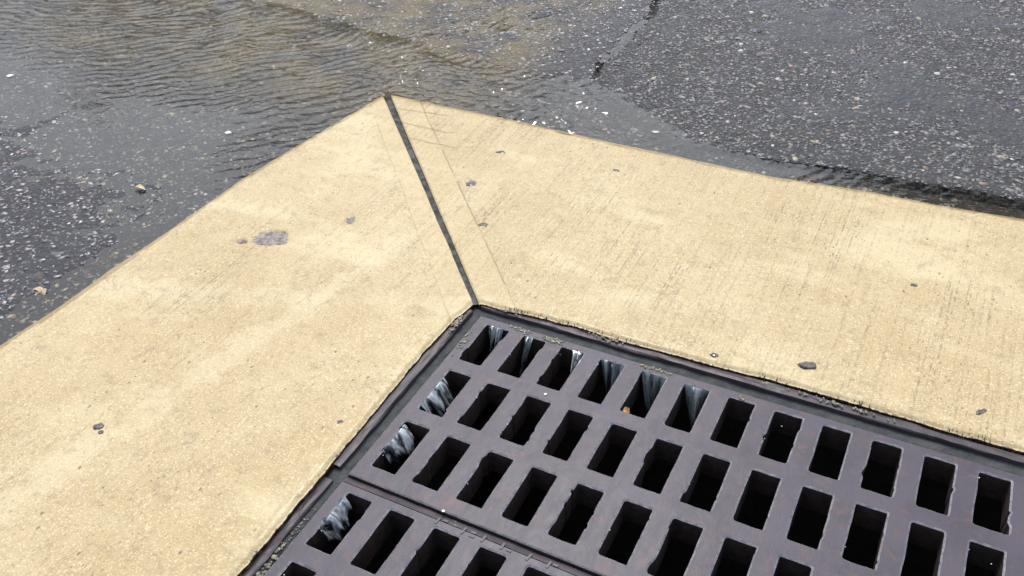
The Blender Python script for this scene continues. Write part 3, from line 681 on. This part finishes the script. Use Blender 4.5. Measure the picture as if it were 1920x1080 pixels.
# worn raised casting marks on the second grate's rim
for i, (mx_, my_, ln, an) in enumerate([(1.95, -5.58, .16, 80), (2.10, -5.52, .10, 0), (2.52, -5.57, .17, 78), (2.72, -5.53, .11, 5), (2.72, -5.62, .11, 0), (2.95, -5.57, .16, 80), (3.35, -5.56, .15, 85), (3.5, -5.6, .1, 0), (3.9, -5.57, .16, 75), (4.3, -5.56, .16, 80), (4.42, -5.52, .1, 0)]):
    V, F = [], []; box(V, F, -ln / 2, ln / 2, -0.022, 0.022, -0.01, 0.014)
    o = new_obj('casting_mark', mesh_py('casting_mark', V, F), gr2, [M['iron']]); o.location = (mx_ * S, my_ * S, 0); o.rotation_euler[2] = math.radians(an)

# ---------------------------------------------------------------- water pouring through the slots
def stream(label, P0, P1, thr, drop, narrow, seed, mat, nu=26, nv=34):
    """a sheet leaving the edge P0-P1 (pitches), thrown along thr while it falls"""
    P0, P1 = np.array(P0, float), np.array(P1, float); u = np.linspace(0, 1, nu)[:, None]; v = np.linspace(0, 1, nv)[None, :]
    c0 = narrow[0] * v ** 1.2; c1 = 1 - narrow[1] * v ** 1.2
    uu = c0 + (c1 - c0) * u
    amp = 0.02 + 0.11 * v
    f1 = fbm(u * 4 + v * 0.6, v * 1.6 + u * 0, 3, seed); f2 = fbm(u * 4 + 20, v * 1.6 + u * 0, 3, seed + 3)
    x = P0[0] + (P1[0] - P0[0]) * uu; y = P0[1] + (P1[1] - P0[1]) * uu
    th = np.array(thr, float); fall = v
    prof = v * (1.15 - 0.35 * v)
    edge = 1 - 0.28 * np.abs(2 * u - 1) ** 2 + 0.9 * fbm(u * 5, u * 0 + 3, 3, seed + 8)
    x = x + th[0] * (prof * edge + amp * f1 * 2); y = y + th[1] * (prof * edge + amp * f1 * 2)
    z = -0.012 - drop * fall ** 1.35 * (1 + 0.5 * fbm(u * 4, u * 0, 2, seed + 5)) + amp * 0.6 * f2
    base = np.array([(P0[0] + P1[0]) / 2, (P0[1] + P1[1]) / 2, 0])
    Vt = np.stack([x + 0 * v, y + 0 * v, z], -1).reshape(-1, 3) - base
    nrm = np.array([-th[0], -th[1], -0.3]); nrm /= np.linalg.norm(nrm)
    V = np.concatenate([Vt, Vt + nrm * 0.03]); F = gridF(nu, nv)
    me = mesh_np('water_stream', np.concatenate([Vt, Vt + nrm * 0.03]), np.concatenate([F, F[:, ::-1] + nu * nv]), True)
    U = np.tile((u + 0 * v).ravel(), 2); W_ = np.tile((v + 0 * u).ravel(), 2)
    fattr(me, 'flow_u', U * np.linalg.norm(P1 - P0)); fattr(me, 'flow_v', W_); fattr(me, 'flow_s', np.full(len(U), seed * 0.37))
    o = new_obj('water_stream', me, None, [mat]); o.location = tuple(base * S)
    tag(o, label, 'water stream', 'water pouring through the grate slots')
    return o
names = ['first', 'second', 'third', 'fourth', 'fifth', 'sixth']
conf = {0: (0.10, 0.78, 0.62, (0.55, 0.0)), 1: (0.05, 0.45, 0.7, (0.4, 0.2)), 2: (0.50, 1.0, 0.42, (0.7, 0.0)), 3: (0.0, 0.99, 1.0, (0.62, 0.0)), 4: (0.0, 0.96, 1.1, (0.66, 0.0)), 5: (0.0, 0.99, 1.1, (0.55, 0.0))}
for s, (a, b, dr, nw) in conf.items():
    stream('clear water falling off the far edge of the %s back row slot' % names[s], (s + SW * a, -0.015, 0), (s + SW * b, -0.015, 0), (0.05, -0.62), dr, nw, 700 + s, M['stream'])
stream('white water tumbling over the left edge of the first slot of the second row', (0.0, -PITCH_Y - 0.28, 0), (0.0, -PITCH_Y - 1.25, 0), (0.36, -0.06), 0.5, (0.05, 0.05), 711, M['foam'])
stream('white water tumbling over the left edge of the first slot of the third row', (0.0, -2 * PITCH_Y - 0.10, 0), (0.0, -2 * PITCH_Y - 0.98, 0), (0.40, -0.06), 0.5, (0.02, 0.1), 712, M['foam'])
o = stream('white water tumbling into the first slot of the nearer grate', (-0.04, y4 - 0.12, 0), (-0.04, y4 - 0.98, 0), (0.36, -0.05), 0.5, (0.02, 0.08), 713, M['foam']); o.location.z -= 0.04 * S

# drops clinging to the slot edges
g = np.random.default_rng(77); V = []; F = []; n = 0
for r in range(6):
    yt = -r * PITCH_Y if r < 3 else y4 - (r - 3) * PITCH_Y; dz = 0 if r < 3 else -0.04
    for s in range(16):
        for k in range(g.integers(0, 3)):
            f = g.random(); px = s + (-0.0 if g.random() < 0.75 else SW * g.random()); py = yt - 0.06 - SL * 0.9 * f
            rd = g.uniform(0.006, 0.015); V.append(ICO_V * rd + np.array([px + 0.01 + g.normal(0, .012), py, dz - 0.02 - 0.1 * g.random() ** 3])); F.append(ICO_F + 12 * n); n += 1
dr = new_obj('water_drops', mesh_np('water_drops', np.concatenate(V), np.concatenate(F)), None, [M['drop']]); tag(dr, 'small bright drops of water along the slot edges', 'water drops', kind='stuff')

# ---------------------------------------------------------------- small things lying about
def lump(name, loc, r, mat, label, cat, group=None, seed=0, flat=0.5, elong=1.0, rot=0.0, sub=1):
    g = np.random.default_rng(seed)
    V = ICO_V.copy(); Fc = [tuple(f) for f in ICO_F]
    if sub:
        V = list(map(tuple, V)); cache = {}; nf = []
        def mid(a, b):
            k_ = (min(a, b), max(a, b))
            if k_ not in cache:
                m_ = (np.array(V[a]) + np.array(V[b])) / 2; m_ /= np.linalg.norm(m_); V.append(tuple(m_)); cache[k_] = len(V) - 1
            return cache[k_]
        for a, b, c in Fc:
            d, e, f = mid(a, b), mid(b, c), mid(c, a); nf += [(a, d, f), (b, e, d), (c, f, e), (d, e, f)]
        V = np.array(V); Fc = nf
    V = V * (1 + g.uniform(-0.25, 0.25, (len(V), 1))) * np.array([r * elong, r, r * flat * 0.5])
    o = new_obj(name, mesh_np(name, V, np.array(Fc), True), None, [mat]); o.location = tuple(c * S for c in loc); o.rotation_euler[2] = rot
    return tag(o, label, cat, group)
def cz(x, y):   # height of the concrete
    dL = np.interp(y, OUT_L[:, 0], OUT_L[:, 1]); s_ = max((x - dL) / 9.2 if y < -x else 0, 0)
    s2 = max((9.3 - y) / 8.6, 0) if y >= -x else 0
    return 0.14 + 0.22 * (1 - (s_ if y < -x else s2))
def onc(x, y): return (x, y, cz(x, y))
for nm, x, y, r, fl, el, rot, lab in [
    ('dirt_clod', -3.42, 7.25, 0.105, 0.5, 1.5, 0.2, 'small dark clod of dirt lying alone high on the far concrete slab'),
    ('dirt_clod', -3.40, 5.25, 0.10, 0.3, 1.6, 0.3, 'flat grey smear of dirt beside the tool line right of the joint'),
    ('dirt_clod', 0.3, 7.6, 0.08, 0.3, 1.5, 0.0, 'faint dirt fleck in the upper middle of the far concrete slab'),
    ('dirt_clod', -2.05, 3.55, 0.075, 0.35, 1.8, 0.5, 'small dark dirt speck on the tool line right of the joint'),
    ('dirt_clod', -5.80, -6.75, 0.10, 0.5, 1.1, 0.4, 'small round dark clod at the lower left of the left slab'),
    ('dirt_clod', -5.62, -6.85, 0.05, 0.5, 1.2, 0.0, 'tiny dark crumb beside the clod at the lower left'),
    ('dirt_clod', -7.55, 0.0, 0.08, 0.3, 1.4, 0.5, 'small dark crumb left of the grey scar in the slab'),
    ('dirt_clod', 9.0, 5.35, 0.06, 0.4, 1.6, 0.2, 'tiny dark fleck at the right end of the far slab'),
    ('dirt_clod', -1.2, -4.35, 0.055, 0.5, 1.3, 0.7, 'tiny dark crumb near the left slab edge above the grate seam'),
    ('dirt_clod', 10.85, 1.55, 0.07, 0.4, 1.9, 0.9, 'small brown fleck near the right end of the grate frame'),
    ('dirt_clod', 5.35, 1.0, 0.075, 0.5, 1.3, 0.2, 'dark crumb on the slab edge beside the grate frame')]:
    lump(nm, onc(x, y), r, M['dirt'], lab, 'dirt clod', 'bits of dirt on the concrete', int(abs(x * 77 + y * 31)) + 3, fl, el, rot)
lump('pebble', onc(7.32, 1.50), 0.14, M['dirt'], 'grey brown pebble on the far slab near the grate frame', 'pebble', None, 12, 0.6, 1.3, 0.2)
lump('pebble', (-12.4, 4.85, ZW - 0.01), 0.10, M['pebble'], 'white pebble in the shallow water left of the apron', 'pebble', None, 13, 0.5, 1.2, 0.4)
lump('pebble', (-23.6, 5.2, ZW - 0.0), 0.12, M['pebble'], 'white pebble at the far left edge of the water', 'pebble', None, 14, 0.5, 1.2, 0.1)
lump('pebble', (0.55, 10.30, ZW - 0.01), 0.09, M['pebble'], 'flat pale pebble in the calm water by the asphalt edge', 'pebble', None, 15, 0.35, 1.4, 0.1)
lump('pebble', (2.35, -1.62, 0.01), 0.03, M['pebble'], 'tiny white crumb on the grate between the first and second rows', 'pebble', None, 16, 0.6, 1.3, 0.3)
lump('pebble', (1.95, -5.36, 0.01), 0.032, M['pebble'], 'tiny white crumb on the seam between the two grates', 'pebble', None, 17, 0.6, 1.2, 0.3)
def leaf(loc, pts, mat, label, curl=0.06):
    V = []; n = len(pts)
    for zoff in (0, -0.012):
        for i, (a, b) in enumerate(pts): V.append((a, b, zoff + curl * math.sin(i * 1.9)))
        V.append((sum(p[0] for p in pts) / n, sum(p[1] for p in pts) / n, zoff + 0.02))
    F = [(i, (i + 1) % n, n) for i in range(n)] + [(n + 1 + (i + 1) % n, n + 1 + i, 2 * n + 1) for i in range(n)] + [(i, n + 1 + i, n + 1 + (i + 1) % n, (i + 1) % n) for i in range(n)]
    o = new_obj('leaf', mesh_py('leaf', V, F), None, [mat]); o.location = tuple(c * S for c in loc)
    return tag(o, label, 'leaf')
leaf((4.06, -1.20, -0.16), [(-0.05, -0.14), (0.09, -0.12), (0.11, 0.0), (0.05, 0.14), (-0.02, 0.06)], M['orange'], 'orange scrap of leaf caught in the fifth slot of the back row')
leaf((-10.9, -3.95, ZW + 0.03), [(-0.22, -0.02), (-0.1, -0.09), (0.05, -0.05), (0.24, -0.08), (0.2, 0.05), (0.05, 0.06), (-0.04, 0.15), (-0.12, 0.05)], M['tan'], 'torn tan leaf lying on the asphalt beside the left slab')
leaf((-12.3, 0.9, ZW + 0.09), [(-0.18, -0.05), (0.02, -0.1), (0.2, -0.02), (0.05, 0.08), (-0.1, 0.07)], M['tan'], 'small curled tan leaf on the bare asphalt at the left')

# pale silt caught round the frame, clump by clump
def silt(label, cx, cy, sx, sy, th, n, zf, seed):
    g = np.random.default_rng(seed); V = []; F = []
    n = int(n * 0.7)
    for i in range(n):
        a, b = g.normal(0, 0.85, 2); x = a * sx * math.cos(th) - b * sy * math.sin(th); y = a * sx * math.sin(th) + b * sy * math.cos(th)
        r = g.uniform(0.008, 0.05) * math.exp(-0.35 * (a * a + b * b)) + 0.006; A_ = ICO_V * np.array([r * g.uniform(.8, 1.8), r, r * 0.28]) * (1 + g.uniform(-.25, .25, (12, 1)))
        q = g.uniform(0, 6.28); A_ = np.stack([A_[:, 0] * math.cos(q) - A_[:, 1] * math.sin(q), A_[:, 0] * math.sin(q) + A_[:, 1] * math.cos(q), A_[:, 2]], 1)
        V.append(A_ + np.array([x, y, zf(cx + x, cy + y) + 0.01])); F.append(ICO_F + 12 * i)
    o = new_obj('silt_clump', mesh_np('silt_clump', np.concatenate(V), np.concatenate(F)), None, [M['silt']]); o.location = (cx * S, cy * S, 0)
    return tag(o, label, 'silt', 'pale silt caught round the drain frame', kind='stuff')
def zrim(x, y):
    if y > 0.52: return 0.06
    if y > 0.23 or x < -0.31: return -0.13 if x > -0.52 else 0.05
    return 0.0
silt('thick pale silt on the grate rim above the gap between the second and third slots', 1.72, 0.10, 0.20, 0.055, 0.0, 90, zrim, 1)
silt('pale silt streak on the grate rim above the first bar', 0.85, 0.13, 0.20, 0.05, -0.1, 45, zrim, 2)
silt('pale silt on the back rail near the corner', 0.2, 0.60, 0.35, 0.05, 0.0, 70, zrim, 3)
silt('pale silt on the left rail near the corner', -0.66, -0.35, 0.06, 0.30, 0.0, 90, zrim, 4)
silt('pale silt specks on the grate left of its first slot', -0.18, -0.75, 0.06, 0.30, 0.0, 35, zrim, 5)
silt('pale silt on the back rail above the third and fourth slots', 2.9, 0.62, 0.30, 0.05, 0.0, 45, zrim, 6)
silt('thin silt on the grate rim above the fifth slot', 4.2, 0.14, 0.35, 0.035, 0.0, 35, zrim, 7)
silt('pale grit along the right part of the back rail', 8.2, 0.66, 0.8, 0.04, 0.0, 60, zrim, 8)
silt('silt smeared beside the lower left rail of the nearer grate', -0.42, -7.6, 0.06, 0.7, 0.0, 110, lambda x, y: -0.09, 9)
silt('small silt crumb above the seventh slot of the back row', 6.3, 0.06, 0.06, 0.03, 0.0, 16, zrim, 10)

# dark algae fringe on the slabs' inner edges
def fringe(side, parent, n, seed):
    g = np.random.default_rng(seed); V = []; F = []; k = 0
    for i in range(n):
        if side == 'R':
            x = -0.4 + 17 * g.random() ** 1.3; y = float(np.interp(x, IN_R[:, 0], IN_R[:, 1])) + 0.0 + g.normal(0, 0.03); dx, dy = g.normal(0, .015), g.uniform(0.02, 0.10)
        else:
            y = 0.4 - 10.5 * g.random(); x = float(np.interp(y, IN_L[:, 0], IN_L[:, 1])) + g.normal(0, 0.03); dx, dy = -g.uniform(0.015, 0.06), g.normal(0, .015)
        if vnoise(np.array([(x + y) * 1.7]), np.array([3.0]), seed)[0] < 0.02: continue
        z = 0.13; w_ = g.uniform(0.01, 0.022); h_ = g.uniform(0.0, 0.012)
        px, py = (w_, 0) if side == 'R' else (0, w_)
        V += [(x - px, y - py, z - 0.09), (x + px, y + py, z - 0.09), (x + dx, y + dy, z + 0.012), (x + dx * .4, y + dy * .4, z + h_)]
        F += [(k, k + 1, k + 3), (k + 1, k + 2, k + 3), (k + 2, k, k + 3), (k, k + 2, k + 1)]; k += 4
    o = new_obj('algae_fringe', mesh_py('algae_fringe', V, F), parent, [M['moss']]); o['kind'] = 'stuff'
fringe('R', sr, 200, 31)

# thin brown weed strands lying on the slabs near the apex
def strand(label, pts, rad, seed):
    g = np.random.default_rng(seed); p = np.array(pts, float); n = 40; t = np.linspace(0, 1, n); tt = np.linspace(0, 1, len(p))
    x = np.interp(t, tt, p[:, 0]) + 0.06 * fbm(t * 9, t * 0, 3, seed); y = np.interp(t, tt, p[:, 1]) + 0.07 * fbm(t * 9, t * 0 + 4, 3, seed + 2)
    z = np.array([cz(a, b) for a, b in zip(x, y)]) + 0.004
    rr = rad * np.sin(np.pi * np.clip(t, 0.03, 0.97)) ** 0.5
    R_ = []
    for k in range(5):
        a = 2 * math.pi * k / 5; R_.append(np.stack([x, y + rr * math.cos(a), z + rr * 0.6 * math.sin(a)], 1))
    R_.append(R_[0]); V = np.stack(R_, 0).reshape(-1, 3); b = np.array([x[0], y[0], 0])
    o = new_obj('weed_strand', mesh_np('weed_strand', V - b, gridF(6, n)), None, [M['strand']]); o.location = tuple(b * S)
    tag(o, label, 'weed strand', 'weed strands near the apex of the apron')
strand('uppermost thin brown weed strand right of the joint near the apex', [(-8.4, 8.55), (-7.2, 8.7), (-6.1, 8.75)], 0.008, 1)
strand('second thin brown weed strand running right from the joint', [(-8.0, 7.9), (-6.7, 7.75), (-5.2, 7.75)], 0.008, 2)
strand('third thin brown weed strand running right from the joint', [(-7.3, 7.15), (-6.1, 6.95), (-4.7, 7.0)], 0.008, 3)
strand('short brown weed strand on the left slab edge', [(-9.5, 5.2), (-9.2, 4.9), (-9.0, 4.7)], 0.008, 6)

# ---------------------------------------------------------------- trees beyond the frame, seen only as reflections in the water
def tree(az, dist, top, rad, low, label, mat, n, seed):
    g = np.random.default_rng(seed); a = math.radians(az)
    bx = 8.8 * S + math.sin(a) * dist; by = -14.5 * S + math.cos(a) * dist
    root = new_obj('tree', None); root.location = (bx, by, 0); tag(root, label, 'tree', 'trees mirrored in the water')
    V = []; F = []
    def limb(p, q, r0, r1):
        p, q = np.array(p), np.array(q); d = q - p; d = d / np.linalg.norm(d); u_ = np.cross(d, (0.3, 0.9, 0.2)); u_ /= np.linalg.norm(u_); v_ = np.cross(d, u_); b = len(V)
        for j in range(5):
            f = j / 4; c = p + (q - p) * f + g.normal(0, 0.04, 3) * (0 < j < 4); r = r0 + (r1 - r0) * f
            for k in range(8): th = k * math.pi / 4; V.append(tuple((c + (u_ * math.cos(th) + v_ * math.sin(th)) * r) / S))
        for j in range(4):
            for k in range(8): F.append((b + j * 8 + k, b + j * 8 + (k + 1) % 8, b + (j + 1) * 8 + (k + 1) % 8, b + (j + 1) * 8 + k))
    mid = (top + low) / 2
    limb((0, 0, -0.1), (0.1, 0, mid), 0.16, 0.08)
    for i in range(8):
        th = g.uniform(0, 6.28); limb((0.05, 0, low * 0.7 + (mid - low * 0.7) * g.random()), (math.cos(th) * rad * 0.7, math.sin(th) * rad * 0.7, low + (top - low) * g.uniform(0.3, 0.85)), 0.06, 0.015)
    new_obj('trunk', mesh_py('trunk', V, F, True), root, [M['bark']])
    # leaf faces gathered in uneven clumps
    nc = 34; cc = g.normal(0, 1, (nc, 3)); cc /= np.linalg.norm(cc, axis=1)[:, None]; cc *= g.uniform(0.35, 1.0, (nc, 1)) ** 0.6
    cc = cc * np.array([rad, rad, (top - low) / 2]) * 0.85; cc[:, 2] += mid
    who = g.integers(0, nc, n); pos = cc[who] + g.normal(0, 0.16 * rad, (n, 3)) * np.array([1, 1, 0.8])
    pos[:, 2] = np.clip(pos[:, 2], low * 0.8, top + 0.1 * g.random(n))
    ax = g.normal(0, 1, (n, 3)); ax /= np.linalg.norm(ax, axis=1)[:, None]; bx_ = np.cross(ax, g.normal(0, 1, (n, 3))); bx_ /= np.linalg.norm(bx_, axis=1)[:, None]
    sz = g.uniform(0.05, 0.11, (n, 1))
    Q = np.stack([pos - ax * sz, pos + bx_ * sz * 0.5, pos + ax * sz, pos - bx_ * sz * 0.5], 1).reshape(-1, 3) / S
    new_obj('crown', mesh_np('crown', Q, np.arange(4 * n).reshape(n, 4), False), root, [mat])
tree(-59, 12.0, 2.5, 1.8, 0.9, 'olive tree mirrored in the ripples at the far left of the water', M['leaf'], 5000, 1)
tree(-49, 11.5, 3.9, 1.8, 1.0, 'tall olive tree mirrored in the ripples left of the apex', M['leaf'], 6000, 2)
tree(-39.5, 12.5, 4.9, 2.0, 1.0, 'brownish tree mirrored in the water above the apex', M['leaf2'], 6000, 3)
tree(-30.5, 13.0, 4.6, 1.9, 1.0, 'brown leafed tree mirrored in the shallow water at top centre', M['leaf2'], 6000, 4)
tree(4.0, 8.0, 7.0, 1.6, 1.2, 'dark tree mirrored in the gutter at the right end of the far slab', M['leaf2'], 9000, 5)
